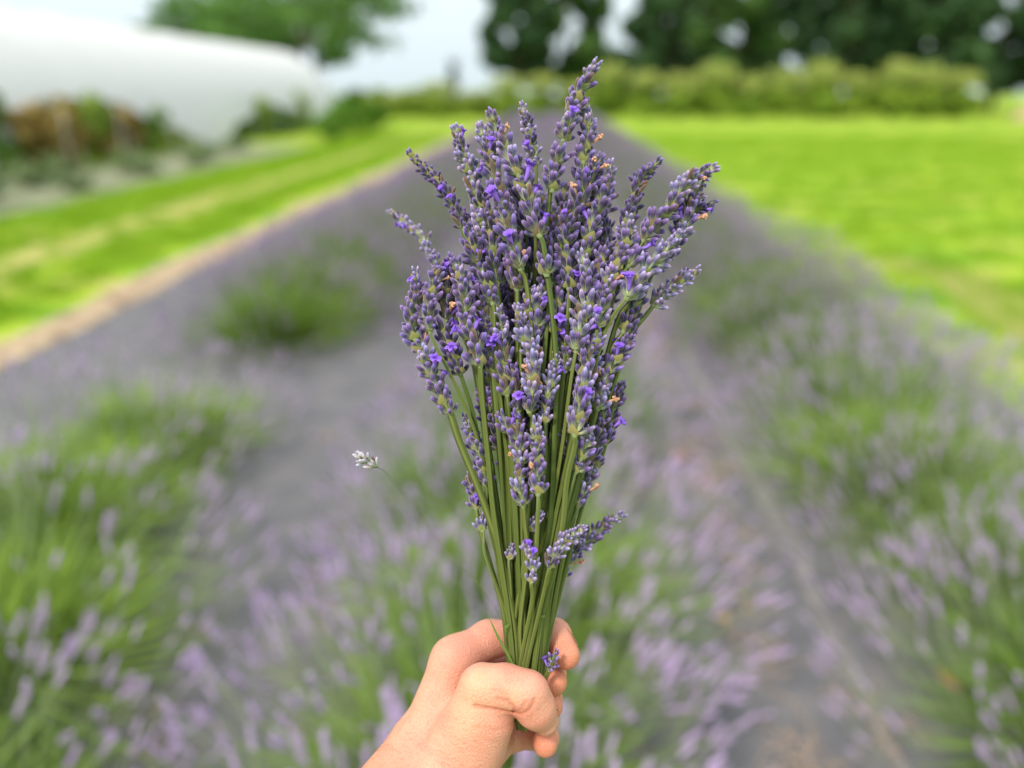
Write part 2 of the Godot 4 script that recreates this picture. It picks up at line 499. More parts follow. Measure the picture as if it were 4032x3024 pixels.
func build_hedge_and_trees() -> void:
	var r := RandomNumberGenerator.new()
	r.seed = 23
	# the flowering hedge across the end of the field
	var kinds := []
	for k in 3:
		var f := Shape.new()
		cloud(f, r, Vector3(0, 1.15, 0), Vector3(2.0, 1.15, 1.4), 2600, 0.19, Color(0.14, 0.24, 0.025), Color(0.33, 0.44, 0.05), 12)
		cloud(f, r, Vector3(0, 0.95, 0), Vector3(1.9, 1.0, 1.0), 1400, 0.22, Color(0.10, 0.20, 0.02), Color(0.22, 0.34, 0.03), 22)
		var b := Shape.new()
		for j in 70:
			var a := r.randf() * TAU
			var q := Vector3(cos(a) * 1.6 * r.randf(), 0, sin(a) * 1.2 * r.randf())
			q.y = 2.3 + 0.75 * (1.0 - q.length_squared() / 4.0) + r.randf_range(-0.7, 0.15)
			cloud(b, r, q, Vector3(0.24, 0.34, 0.24), 40, 0.09, Color(0.40, 0.50, 0.10), Color(0.58, 0.62, 0.22), 3)
		kinds.append([f.mesh(M.leaf), b.mesh(M.leaf)])
	var st := Shape.new()
	for k in 5:
		var a := k * 1.3
		st.tube(PackedVector3Array([Vector3(cos(a) * 0.1, 0, sin(a) * 0.1), Vector3(cos(a) * 0.4, 0.8, sin(a) * 0.35), Vector3(cos(a) * 0.8, 1.6, sin(a) * 0.7)]), PackedFloat32Array([0.05, 0.035, 0.015]), 6, PackedColorArray([Color(0.14, 0.1, 0.06), Color(0.14, 0.1, 0.06), Color(0.14, 0.12, 0.06)]))
	var stm := st.mesh(M.wood)
	for k in 18:
		var x := -9.5 + k * 2.15
		var tall := 0.86 + 0.13 * sin(k * 2.3) + (0.07 if k > 11 else 0.0) - maxf(0.0, 6 - k) * 0.06
		var gap := 6.5 if k == 17 else 0.0
		var sh := thing("hedge_shrub", "%s flowering yellow green shrub from the left in the hedge behind the lawn" % ordinal(k), "shrub", Transform3D(Basis(Vector3.UP, k * 1.7).scaled(Vector3(0.95, tall, 0.95)), Vector3(x + gap, 0, -52.0 + 0.4 * sin(k * 1.9))), "shrubs of the hedge behind the lawn")
		part("foliage", kinds[k % 3][0], sh)
		part("blossom", kinds[k % 3][1], sh)
		part("stem", stm, sh)
	# lower, farther bushes left of the hedge
	for k in 6:
		var f := Shape.new()
		cloud(f, r, Vector3(0, 0.9, 0), Vector3(2.0, 0.95, 1.3), 1600, 0.19, Color(0.05, 0.12, 0.015) if k % 2 else Color(0.13, 0.21, 0.025), Color(0.16, 0.26, 0.03) if k % 2 else Color(0.30, 0.33, 0.07), 9)
		var sh := thing("low_bush", "%s low bush from the left between tunnel and hedge" % ordinal(k), "bush", Transform3D(Basis(Vector3.UP, k), Vector3(-16.5 + k * 2.3, 0, -56.0 + (k % 3))), "low bushes between tunnel and hedge")
		part("foliage", f.mesh(M.leaf), sh)
		part("stem", stm, sh, Transform3D(Basis().scaled(Vector3(0.6, 0.5, 0.6)), Vector3.ZERO))
	# grey strip of netting at their feet, as low grey plants
	var under := [[-8.0, -32.0, 1.6, "dark green shrub right beside the tunnel's far end"], [-7.4, -27.0, 1.1, "bright green bush between grass strip and tunnel"], [-8.4, -38.0, 1.5, "round dark bush past the tunnel's end"]]
	for un in under:
		var f := Shape.new()
		var h: float = un[2]
		cloud(f, r, Vector3(0, h * 0.42, 0), Vector3(h * 0.8, h * 0.42, h * 1.5), 1500, 0.12, Color(0.04, 0.12, 0.012), Color(0.14, 0.27, 0.02), 9)
		var sh := thing("bush", un[3], "bush", Transform3D(Basis(), Vector3(un[0], 0, un[1])), "bushes beside the tunnel")
		part("foliage", f.mesh(M.leaf), sh)
		part("stem", stm, sh, Transform3D(Basis().scaled(Vector3(0.4, 0.3, 0.4)), Vector3.ZERO))
	# trees
	var dark := [Color(0.026, 0.065, 0.028), Color(0.085, 0.165, 0.055)]
	var mid := [Color(0.04, 0.09, 0.025), Color(0.11, 0.2, 0.045)]
	var list := [
		[-18.8, -62.0, 11.0, 10.0, 4.6, 1, "broad open tree with leaning trunk behind the tunnel's end"],
		[-31.0, -78.0, 9.0, 3.6, 4.5, 1, "small pale tree showing over the tunnel's ridge"],
		[-36.0, -80.0, 10.0, 5.0, 4.2, 1, "airy tree at the far left above the tunnel"],
		[-21.5, -74.0, 11.0, 5.5, 3.6, 1, "airy tree between the broad tree and the bright gap"],
		[-27.0, -72.0, 9.5, 4.5, 3.8, 1, "airy tree left of the broad tree behind the tunnel"],
		[-8.7, -70.0, 4.6, 1.2, 0.6, 0, "narrow dark conical tree in the bright gap"],
		[-3.2, -66.0, 11.0, 3.2, 2.2, 0, "dark tree at the right side of the bright sky gap"],
		[0.6, -70.0, 13.0, 4.2, 2.0, 1, "green tree right behind the top of the bunch"],
		[9.6, -72.0, 13.5, 3.8, 2.4, 0, "dark tree right of the grey light gap"],
		[14.6, -68.0, 12.0, 4.0, 2.0, 1, "fresher green tree in the middle of the tree line"],
		[23.4, -70.0, 14.0, 4.2, 1.8, 0, "dark green tree right of the second light gap"],
		[28.5, -66.0, 13.0, 4.6, 1.6, 0, "dense dark tree at the right of the tree line"],
		[35.0, -68.0, 14.0, 4.8, 1.6, 0, "darkest tree near the right edge of the view"],
		[42.0, -64.0, 13.0, 4.8, 1.6, 0, "dark tree at the far right end of the tree line"],
		[6.0, -84.0, 5.6, 5.0, 0.4, 0, "low dark tree in the second rank behind the bunch"],
		[19.0, -84.0, 5.8, 5.0, 0.4, 0, "low dark tree in the second rank under the second gap"],
		[12.5, -88.0, 12.0, 6.0, 1.0, 0, "shaded tree in the second rank behind the middle of the hedge"],
		[25.5, -90.0, 12.0, 6.0, 1.0, 0, "shaded tree in the second rank behind the right of the hedge"],
		[31.5, -84.0, 13.0, 6.0, 1.0, 0, "shaded tree in the second rank at the right"]]
	for q in list:
		var h: float = q[2]
		var w: float = q[3]
		var low: float = q[4]
		var cols: Array = mid if q[5] == 1 else dark
		var airy: bool = q[0] < -12.0
		var t := thing("tree", q[6], "tree", Transform3D(Basis(), Vector3(q[0], 0, q[1])), "trees beyond the hedge")
		var tr := Shape.new()
		var bark := Color(0.09, 0.07, 0.05)
		var lean := 1.2 if w > 6.0 else 0.2
		tr.tube(PackedVector3Array([Vector3(-lean, 0, 0), Vector3(-lean * 0.5, low * 0.6, 0), Vector3(0, low + 1.0, 0), Vector3(0.1, h * 0.85, 0)]), PackedFloat32Array([0.34, 0.26, 0.2, 0.05]) , 8, PackedColorArray([bark, bark, bark, bark]))
		for k in 7:
			var a := k * 2.4 + h
			var y0 := lerpf(low, h * 0.7, k / 7.0)
			tr.tube(PackedVector3Array([Vector3(0, y0, 0), Vector3(cos(a) * w * 0.35, y0 + 0.9, sin(a) * w * 0.35), Vector3(cos(a) * w * 0.7, y0 + 1.5, sin(a) * w * 0.7)]), PackedFloat32Array([0.13, 0.08, 0.03]), 6, PackedColorArray([bark, bark, bark]))
		part("trunk", tr.mesh(M.wood), t)
		var cr := Shape.new()
		if h < 5.0:
			for k in 5:
				cloud(cr, r, Vector3(0, low + k * 0.75, 0), Vector3(w * (1.1 - k * 0.2), 0.6, w * (1.1 - k * 0.2)), 260, 0.14, cols[0], cols[1], 5)
		else:
			var blobs := 15 if w > 4.0 else 12
			for k in blobs:
				var a := k * 2.399
				var e := float(k) / (blobs - 1)
				var y := lerpf(low + 0.8, h - 1.0, e)
				var rad := w * sqrt(clampf(1.0 - pow(e * 1.75 - 0.8, 2.0), 0.12, 1.0)) * 0.66
				cloud(cr, r, Vector3(cos(a) * rad, y + r.randf_range(-0.5, 0.5), sin(a) * rad), Vector3(w * 0.46, h * 0.1 + 0.5, w * 0.46), 190 if airy else (950 if q[1] < -80.0 else 700), 0.36 if airy else (0.62 if q[1] < -80.0 else 0.5), cols[0] * (1.7 if airy else 1.0), cols[1] * (1.5 if airy else 1.0), 6)
		part("crown", cr.mesh(M.leaf), t)

# ---------------------------------------------------------------- lavender field
func stalk_shape(seed_: int, length: float, spike: float, pale: float) -> Shape:
	var r := RandomNumberGenerator.new()
	r.seed = seed_
	var s := Shape.new()
	var bend := Vector3(r.randf_range(-0.03, 0.03), 0, r.randf_range(-0.03, 0.03))
	var pts := PackedVector3Array(); var rad := PackedFloat32Array(); var cols := PackedColorArray()
	for k in 5:
		var u := k / 4.0
		pts.push_back(Vector3(0, length * u, 0) + bend * u * u)
		rad.push_back(lerpf(0.0016, 0.0011, u))
		cols.push_back(Color(0.13, 0.22, 0.06).lerp(Color(0.25, 0.31, 0.14), u))
	s.tube(pts, rad, 4, cols, 0.0, 0.0, false)
	var top := pts[4]
	var dir := (pts[4] - pts[3]).normalized()
	var rings := int(spike / 0.0075)
	for k in rings:
		var u := float(k) / rings
		var c := top - dir * spike * 0.15 + dir * spike * u
		var size := 0.0098 * (1.0 - 0.45 * u) * (1.0 if k > 0 or rings < 4 else 0.9)
		for j in 6:
			var a := j * TAU / 6.0 + k * 0.5 + r.randf_range(-0.2, 0.2)
			var out := Vector3(cos(a), 0, sin(a))
			var tip := c + (out * 0.75 + dir * 0.95).normalized() * size
			var col := Color(0.34, 0.235, 0.42).lerp(Color(0.60, 0.38, 0.80), r.randf() * r.randf())
			col = col.lerp(Color(0.52, 0.46, 0.56), pale * r.randf())
			s.tube(PackedVector3Array([c, c.lerp(tip, 0.6), tip]), PackedFloat32Array([0.0011, 0.0026, 0.0009]), 4, PackedColorArray([col.lerp(Color(0.25, 0.3, 0.16), 0.5), col, col * 1.25]), 0.0, 0.0, false)
	return s

func mound_shape(seed_: int, blades: int, light: float, size: float) -> Shape:
	var r := RandomNumberGenerator.new()
	r.seed = seed_
	var s := Shape.new()
	for k in blades:
		var a := r.randf() * TAU
		var e := r.randf_range(0.15, 1.5)
		var d := Vector3(cos(a) * cos(e), sin(e), sin(a) * cos(e))
		var base := Vector3(cos(a), 0, sin(a)) * 0.14 * r.randf() + d * size * 0.45 * r.randf()
		var len := size * r.randf_range(0.45, 0.8)
		var side := d.cross(Vector3(r.randfn(), r.randfn(), r.randfn())).normalized() * r.randf_range(0.0022, 0.004)
		var droop := Vector3(cos(a), -0.2, sin(a)) * 0.05 * r.randf()
		var midp := base + d * len * 0.55
		var tip := base + d * len + droop
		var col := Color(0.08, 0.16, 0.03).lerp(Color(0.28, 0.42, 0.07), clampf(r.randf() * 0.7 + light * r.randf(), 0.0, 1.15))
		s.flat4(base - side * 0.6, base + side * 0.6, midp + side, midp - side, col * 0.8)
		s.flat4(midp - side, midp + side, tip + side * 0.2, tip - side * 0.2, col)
	return s

func build_rows() -> void:
	var r := RandomNumberGenerator.new()
	r.seed = 41
	var stalks := []
	for k in 4:
		stalks.append(stalk_shape(60 + k, 0.34 + 0.04 * k, [0.064, 0.05, 0.072, 0.056][k], [0.3, 0.8, 0.2, 0.6][k]))
	var stalk_mesh := []
	for k in 4:
		stalk_mesh.append(stalks[k].mesh(M.bud))
	var mounds := []
	for k in 4:
		mounds.append(mound_shape(80 + k, 1500, [0.25, 1.1, 0.5, 0.15][k], 0.41))
	var mound_mesh := []
	for k in 4:
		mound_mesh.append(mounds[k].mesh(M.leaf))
	# four whole plants for the middle distance
	var whole := []
	for k in 4:
		var w := Shape.new()
		w.add(mounds[k], Transform3D())
		for j in 380:
			w.add(stalks[j % 4], stalk_place(r, 0.34 + 0.04 * (j % 4)))
		whole.append(w.mesh(M.leaf))
	var rows := [["left", -1.74, 0.95], ["middle", -0.12, 0.55], ["right", 1.46, 0.8]]
	for row in rows:
		var z := -float(row[2])
		for k in 20:
			var kindk := (k * 7 + int(row[1] * 3.0 + 20.0)) % 4
			if row[0] == "left" and (k == 2 or k == 3):
				kindk = 1
			var size := r.randf_range(0.92, 1.12)
			var x := Transform3D(Basis(Vector3.UP, r.randf() * TAU).scaled(Vector3(size * (1.0 if row[0] == "middle" else 1.12), size * 0.8, size * 1.12)), Vector3(row[1] + r.randf_range(-0.1, 0.1) + (0.32 if row[0] == "left" and k < 2 else 0.0), 0.0, z))
			var label := "lavender plant with purple flower spikes, %s from the near end of the %s row" % [ordinal(k), row[0]]
			if -z < 3.6:
				var p := thing("lavender_plant", label, "lavender plant", x, "lavender plants of the %s row" % row[0])
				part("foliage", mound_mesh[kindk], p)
				for j in (190 if row[0] == "left" and kindk == 1 else 360):
					part("flower_stalk", stalk_mesh[j % 4], p, stalk_place(r, 0.34 + 0.04 * (j % 4)))
			else:
				tag(part("lavender_plant", whole[kindk], self, x), label, "lavender plant", "lavender plants of the %s row" % row[0])
			z -= 0.66 + r.randf_range(-0.05, 0.05) + (1.1 if row[0] == "left" and k == 3 else 0.0)
		var mm := MultiMesh.new()
		mm.transform_format = MultiMesh.TRANSFORM_3D
		mm.mesh = whole[0]
		mm.instance_count = 44
		for k in 44:
			mm.set_instance_transform(k, Transform3D(Basis(Vector3.UP, r.randf() * TAU).scaled(Vector3(1.02 if row[0] == "middle" else 1.1, r.randf_range(0.74, 0.86), 1.15)), Vector3(row[1] + r.randf_range(-0.12, 0.12), 0, z - k * 0.74)))
		var o := MultiMeshInstance3D.new()
		o.name = "lavender"
		o.multimesh = mm
		add_child(o, true)
		kind(o, "stuff", "far purple grey end of the %s lavender row" % row[0])

func stalk_place(r: RandomNumberGenerator, length: float) -> Transform3D:
	# the flower heads stand on the rounded top of the plant
	var a := r.randf() * TAU
	var e := acos(1.0 - 0.98 * r.randf())
	var d := Vector3(cos(a) * sin(e), cos(e), sin(a) * sin(e))
	var grow := r.randf_range(0.86, 1.06)
	var top := d * Vector3(0.63, 0.70, 0.63) * grow + Vector3(0, 0.03, 0)
	var axis := (Vector3.UP * 0.62 + d * 0.55 + Vector3(r.randfn(), 0, r.randfn()) * 0.09).normalized()
	var b := Basis(Quaternion(Vector3.UP, axis)) * Basis(Vector3.UP, r.randf() * TAU)
	var size := r.randf_range(0.8, 1.05)
	return Transform3D(b.scaled(Vector3.ONE * size), top - axis * length * size)

# ---------------------------------------------------------------- the hand
# positions on the hand are worked out from its outline as seen from the holder's eye: across, down (both in 0.0748 mm), depth in mm
func hp(a: float, b: float, z: float) -> Vector3:
	var k := 0.0748 * (420.0 - z) / 420.0
	return Vector3((a - 1320.0) * k, -(b + 1268.0) * k, z)

var cap_a := PackedVector3Array()
var cap_b := PackedVector3Array()
var cap_ra := PackedFloat32Array()
var cap_rb := PackedFloat32Array()
var cap_g := PackedInt32Array()
var grooves := []

func cap(g: int, a: Vector3, ra: float, b: Vector3, rb: float) -> void:
	cap_a.push_back(a); cap_b.push_back(b); cap_ra.push_back(ra); cap_rb.push_back(rb); cap_g.push_back(g)

func chain(g: int, pts: Array) -> void:
	for k in pts.size() - 1:
		cap(g, pts[k][0], pts[k][1], pts[k + 1][0], pts[k + 1][1])

func smin(a: float, b: float, k: float) -> float:
	var h := maxf(k - absf(a - b), 0.0) / k
	return minf(a, b) - h * h * k * 0.25

func field(p: Vector3, some: PackedInt32Array) -> float:
	var g0 := 1e3
	var g1 := 1e3
	var g2 := 1e3
	var g3 := 1e3
	var g4 := 1e3
	var g5 := 1e3
	for k in some:
		var a := cap_a[k]
		var ab := cap_b[k] - a
		var pa := p - a
		var t := clampf(pa.dot(ab) / ab.length_squared(), 0.0, 1.0)
		var d := (pa - ab * t).length() - lerpf(cap_ra[k], cap_rb[k], t)
		match cap_g[k]:
			0: g0 = smin(g0, d, 10.0)
			1: g1 = smin(g1, d, 3.5)
			2: g2 = smin(g2, d, 4.0)
			3: g3 = smin(g3, d, 4.0)
			4: g4 = smin(g4, d, 4.0)
			_: g5 = smin(g5, d, 4.0)
	var out := smin(g0, g1, 3.2)
	out = minf(out, smin(g0, g2, 7.0))
	out = minf(out, smin(g0, g3, 7.0))
	out = minf(out, smin(g0, g4, 7.0))
	out = minf(out, smin(g0, g5, 7.0))
	# creases of the skin on the side towards the holder
	if p.z > 12.0 and absf(out) < 4.0:
		for gr in grooves:
			var best := 1e3
			var pts: PackedVector2Array = gr[0]
			var q := Vector2(p.x, p.y)
			for e in pts.size() - 1:
				var c := Geometry2D.get_closest_point_to_segment(q, pts[e], pts[e + 1])
				best = minf(best, q.distance_to(c))
			var w: float = gr[2]
			if best < w * 3.0:
				out += gr[1] * exp(-best * best / (w * w))
	return out

func build_person() -> void:
	# palm, heel of the hand, wrist and forearm
	cap(0, hp(700, 1300, -4), 15.0, hp(905, 742, -13), 12.6)
	cap(0, hp(800, 1350, -14), 15.0, hp(880, 900, -22), 12.0)
	cap(0, hp(860, 1400, -18), 13.0, hp(930, 1050, -26), 11.0)
	cap(0, hp(1000, 1560, -8), 14.0, hp(1150, 1350, -16), 11.5)
	cap(0, hp(830, 1560, 14), 17.0, hp(1105, 945, 20), 11.8)
	cap(0, hp(1000, 1500, 14), 17.0, hp(1150, 1180, 20), 13.2)
	cap(0, hp(640, 1420, -4), 18.5, hp(150, 2150, 40), 24.0)
	cap(0, hp(860, 1520, 6), 20.0, hp(430, 2230, 48), 24.0)
	cap(0, hp(150, 2150, 40), 24.0, hp(-650, 3500, 110), 31.0)
	cap(0, hp(430, 2230, 48), 24.0, hp(-420, 3600, 118), 31.0)
	# thumb and four fingers
	chain(1, [[hp(1105, 930, 20), 11.7], [hp(1270, 935, 23), 11.3], [hp(1430, 975, 25), 10.8], [hp(1492, 1085, 23), 9.9], [hp(1563, 1183, 19), 6.9]])
	chain(2, [[hp(905, 742, -13), 12.4], [hp(1150, 585, -23), 10.3], [hp(1400, 562, -29), 9.6], [hp(1628, 556, -15), 8.8], [hp(1712, 700, -3), 7.7]])
	chain(3, [[hp(880, 900, -22), 11.8], [hp(1200, 840, -34), 10.2], [hp(1420, 800, -33), 9.3], [hp(1596, 830, -16), 8.3], [hp(1622, 893, -4), 7.4]])
	chain(4, [[hp(930, 1050, -26), 11.0], [hp(1200, 1010, -34), 9.8], [hp(1420, 1000, -31), 8.8], [hp(1575, 1020, -15), 7.8], [hp(1597, 1073, -3), 6.9]])
	chain(5, [[hp(1150, 1350, -18), 10.0], [hp(1330, 1275, -30), 8.6], [hp(1480, 1270, -23), 8.0], [hp(1556, 1300, -7), 7.2], [hp(1563, 1353, 5), 6.3]])
	var lines := [[[1050, 1052, 1190, 1078, 1330, 1108], 1.3, 0.8], [[1215, 985, 1290, 1005, 1338, 1055, 1332, 1108], 0.8, 0.8], [[1335, 1112, 1395, 1100, 1450, 1055, 1480, 985], 0.8, 0.9], [[1345, 1095, 1390, 1060, 1418, 1000], 0.6, 0.8], [[1050, 1195, 1200, 1222, 1320, 1228], 0.3, 0.7], [[930, 770, 1000, 740, 1070, 742], 0.45, 0.8], [[880, 820, 960, 800, 1040, 760], 0.3, 0.8], [[1180, 930, 1250, 945, 1300, 985], 0.35, 0.8]]
	for l in lines:
		var pts := PackedVector2Array()
		for k in l[0].size() / 2:
			var q := hp(l[0][k * 2], l[0][k * 2 + 1], 30.0)
			pts.push_back(Vector2(q.x, q.y))
		grooves.append([pts, l[1], l[2]])
	var s := nets(0.95)
	var skin_points := s.v.size()
	# the rest of the arm, back towards the holder's shoulder
	var arm := smooth_path(PackedVector3Array([Vector3(-90, -248, 94), Vector3(-101, -262, 116), Vector3(-155, -306, 195), Vector3(-205, -335, 262), Vector3(-238, -300, 340), Vector3(-268, -190, 490)]), 6)
	var thick := PackedFloat32Array(); var tone := PackedColorArray()
	for k in arm.size():
		thick.push_back(lerpf(29.0, 37.0, minf(k / 6.0, 1.0)) + 15.0 * smoothstep(6.0, 30.0, k))
		tone.push_back(Color(0.63, 0.335, 0.212))
	s.tube(arm, thick, 28, tone)
	var base := hp(700, 1450, 0) * 0.001
	var o := thing("person", "bare left hand and forearm reaching in from below, thumb in front, holding the lavender bunch", "person", hold * Transform3D(Basis(), base))
	for k in s.v.size():
		s.v[k] = s.v[k] * 0.001 - base
	part("skin", s.mesh(M.skin), o)
	# nails on the outer sides of the finger ends
	for q in [[hp(1575, 1150, 14), Vector3(0.6, 0.4, -0.75), Vector3(0.55, -0.8, 0.0), 6.9, 7.2], [hp(1715, 680, -5), Vector3(0.65, 0.3, -0.75), Vector3(0.4, -0.85, 0.3), 7.9, 5.6], [hp(1622, 880, -6), Vector3(0.65, 0.1, -0.75), Vector3(0.3, -0.9, 0.4), 7.6, 5.4], [hp(1597, 1062, -5), Vector3(0.65, 0.05, -0.75), Vector3(0.3, -0.9, 0.4), 7.1, 5.0], [hp(1563, 1340, 3), Vector3(0.65, 0.1, -0.75), Vector3(0.2, -0.9, 0.4), 6.5, 4.4]]:
		var nn: Vector3 = q[1].normalized()
		var u: Vector3 = (q[2] - nn * q[2].dot(nn)).normalized()
		var w := nn.cross(u)
		var nail := Shape.new()
		var q0: Vector3 = q[0] - u * q[4] * 0.8
		for a in 9:
			for b in 9:
				var x := (a / 8.0 - 0.5) * 2.0
				var y := (b / 8.0 - 0.5) * 2.0
				var wide := 1.0 - 0.25 * x * x
				var across: float = y * wide * q[4] * 0.8
				var rad: float = q[3]
				var ang := across / rad
				var pt: Vector3 = q0 + u * x * q[4] + w * sin(ang) * (rad + 0.12) + nn * (cos(ang) * (rad + 0.12) - 0.35 * absf(x * x * x))
				nail.vert(pt * 0.001 - base, (nn * cos(ang) + w * sin(ang)).normalized(), Color(0.68, 0.42, 0.34) if x < 0.75 else Color(0.78, 0.68, 0.58))
		for a in 8:
			for b in 8:
				nail.quad(a * 9 + b, a * 9 + b + 1, a * 9 + b + 10, a * 9 + b + 9)
		part("fingernail", nail.mesh(M.nail), o)
	# fine hairs of the wrist and forearm
	var hair := Shape.new()
	var r := RandomNumberGenerator.new()
	r.seed = 77
	var along := (hp(150, 2150, 40) - hp(640, 1420, -4)).normalized()
	var tries := 0
	var made := 0
	while made < 800 and tries < 16000:
		tries += 1
		var k := r.randi() % skin_points
		var p := s.v[k]
		var nn := s.n[k]
		var loc := (p + base) * 1000.0
		var far := (loc - hp(900, 1000, 10)).dot(along)
		if far < 12.0 or far > 130.0 or nn.z < -0.4 or r.randf() > clampf(far / 45.0, 0.05, 1.0):
			continue
		made += 1
		var flow := (-along * 0.2 + Vector3(-0.7, 0.1, 0.1) + Vector3(r.randfn(), r.randfn(), r.randfn()) * 0.25)
		flow = (flow - nn * flow.dot(nn)).normalized()
		var l := r.randf_range(0.003, 0.0075)
		var col := Color(0.26, 0.13, 0.06)
		hair.tube(PackedVector3Array([p - nn * 0.0002, p + flow * l * 0.5 + nn * l * 0.13, p + flow * l + nn * l * 0.1]), PackedFloat32Array([0.000045, 0.00004, 0.000015]), 3, PackedColorArray([col, col, col]), 0.0, 0.0, false)
	kind(part("arm_hair", hair.mesh(M.plain), o), "stuff")

# surface nets over the hand's distance field; c is the cell in mm
func nets(c: float) -> Shape:
	var lo := Vector3(1e3, 1e3, 1e3)
	var hi := -lo
	for k in cap_a.size():
		for p in [[cap_a[k], cap_ra[k]], [cap_b[k], cap_rb[k]]]:
			lo = lo.min(p[0] - Vector3.ONE * (p[1] + 3.0))
			hi = hi.max(p[0] + Vector3.ONE * (p[1] + 3.0))
	var bs := 8
	var nb := Vector3i(((hi - lo) / (c * bs)).ceil())
	var every := PackedInt32Array(range(cap_a.size()))
	var values := {}       # block -> corner values
	var reach := c * bs * 0.87
	var s := Shape.new()
	var tint := FastNoiseLite.new()
	tint.seed = 9
	tint.frequency = 0.05
	var ids := {}
	var wide := bs + 1
	var plane := wide * wide
	for bx in nb.x:
		for by in nb.y:
			for bz in nb.z:
				var o := lo + Vector3(bx, by, bz) * c * bs
				var mid := o + Vector3.ONE * c * bs * 0.5
				var some := PackedInt32Array()
				var near := 1e3
				for k in every:
					var ab := cap_b[k] - cap_a[k]
					var t := clampf((mid - cap_a[k]).dot(ab) / ab.length_squared(), 0.0, 1.0)
					var d := (mid - cap_a[k] - ab * t).length() - lerpf(cap_ra[k], cap_rb[k], t)
					if d < reach + 11.0:
						some.push_back(k)
					near = minf(near, d)
				if near > reach + 3.0 or some.is_empty():
					continue
				if absf(field(mid, some)) > reach + 1.5:
					continue
				var val := PackedFloat32Array()
				val.resize(plane * wide)
				for x in wide:
					for y in wide:
						for z in wide:
							val[x * plane + y * wide + z] = field(o + Vector3(x, y, z) * c, some)
				values[Vector3i(bx, by, bz)] = val
				for x in bs:
					for y in bs:
						for z in bs:
							var at := x * plane + y * wide + z
							var f0 := val[at]
							var f1 := val[at + plane]
							var f2 := val[at + wide]
							var f3 := val[at + plane + wide]
							var f4 := val[at + 1]
							var f5 := val[at + plane + 1]
							var f6 := val[at + wide + 1]
							var f7 := val[at + plane + wide + 1]
							var neg := int(f0 < 0) + int(f1 < 0) + int(f2 < 0) + int(f3 < 0) + int(f4 < 0) + int(f5 < 0) + int(f6 < 0) + int(f7 < 0)
							if neg == 0 or neg == 8:
								continue
							var sum := Vector3.ZERO
							var cnt := 0
							for e in [[f0, f1, 0, 0, 0, 0], [f2, f3, 0, 0, 1, 0], [f4, f5, 0, 0, 0, 1], [f6, f7, 0, 0, 1, 1], [f0, f2, 1, 0, 0, 0], [f1, f3, 1, 1, 0, 0], [f4, f6, 1, 0, 0, 1], [f5, f7, 1, 1, 0, 1], [f0, f4, 2, 0, 0, 0], [f1, f5, 2, 1, 0, 0], [f2, f6, 2, 0, 1, 0], [f3, f7, 2, 1, 1, 0]]:
								if (e[0] < 0) != (e[1] < 0):
									var q := Vector3(e[3], e[4], e[5])
									q[e[2]] += e[0] / (e[0] - e[1])
									sum += q
									cnt += 1
							var grad := Vector3(f1 + f3 + f5 + f7 - f0 - f2 - f4 - f6, f2 + f3 + f6 + f7 - f0 - f1 - f4 - f5, f4 + f5 + f6 + f7 - f0 - f1 - f2 - f3).normalized()
							var p := o + (Vector3(x, y, z) + sum / cnt) * c
							ids[Vector3i(bx * bs + x, by * bs + y, bz * bs + z)] = s.vert(p, grad, skin_color(p, grad, tint))
	# faces
	for b in values:
		var val: PackedFloat32Array = values[b]
		for x in bs:
			for y in bs:
				for z in bs:
					var at := x * plane + y * wide + z
					var f0 := val[at]
					var g := Vector3i(b.x * bs + x, b.y * bs + y, b.z * bs + z)
					for axis in 3:
						var f1 := val[at + [plane, wide, 1][axis]]
						if (f0 < 0) == (f1 < 0):
							continue
						var u := Vector3i.ZERO
						var w := Vector3i.ZERO
						u[(axis + 1) % 3] = 1
						w[(axis + 2) % 3] = 1
						if ids.has(g) and ids.has(g - u) and ids.has(g - w) and ids.has(g - u - w):
							s.quad(ids[g], ids[g - u], ids[g - u - w], ids[g - w])
	# smooth the normals over the faces
	var acc := PackedVector3Array()
	acc.resize(s.v.size())
	for k in s.i.size() / 3:
		var a := s.i[k * 3]
		var d := s.i[k * 3 + 1]
		var e := s.i[k * 3 + 2]
		var fn := (s.v[e] - s.v[a]).cross(s.v[d] - s.v[a])
		acc[a] += fn; acc[d] += fn; acc[e] += fn
	for k in s.v.size():
		if acc[k].length_squared() > 0.0:
			s.n[k] = acc[k].normalized()
	return s

func blot(p: Vector3, at: Vector3, r: float) -> float:
	return exp(-p.distance_squared_to(at) / (r * r))

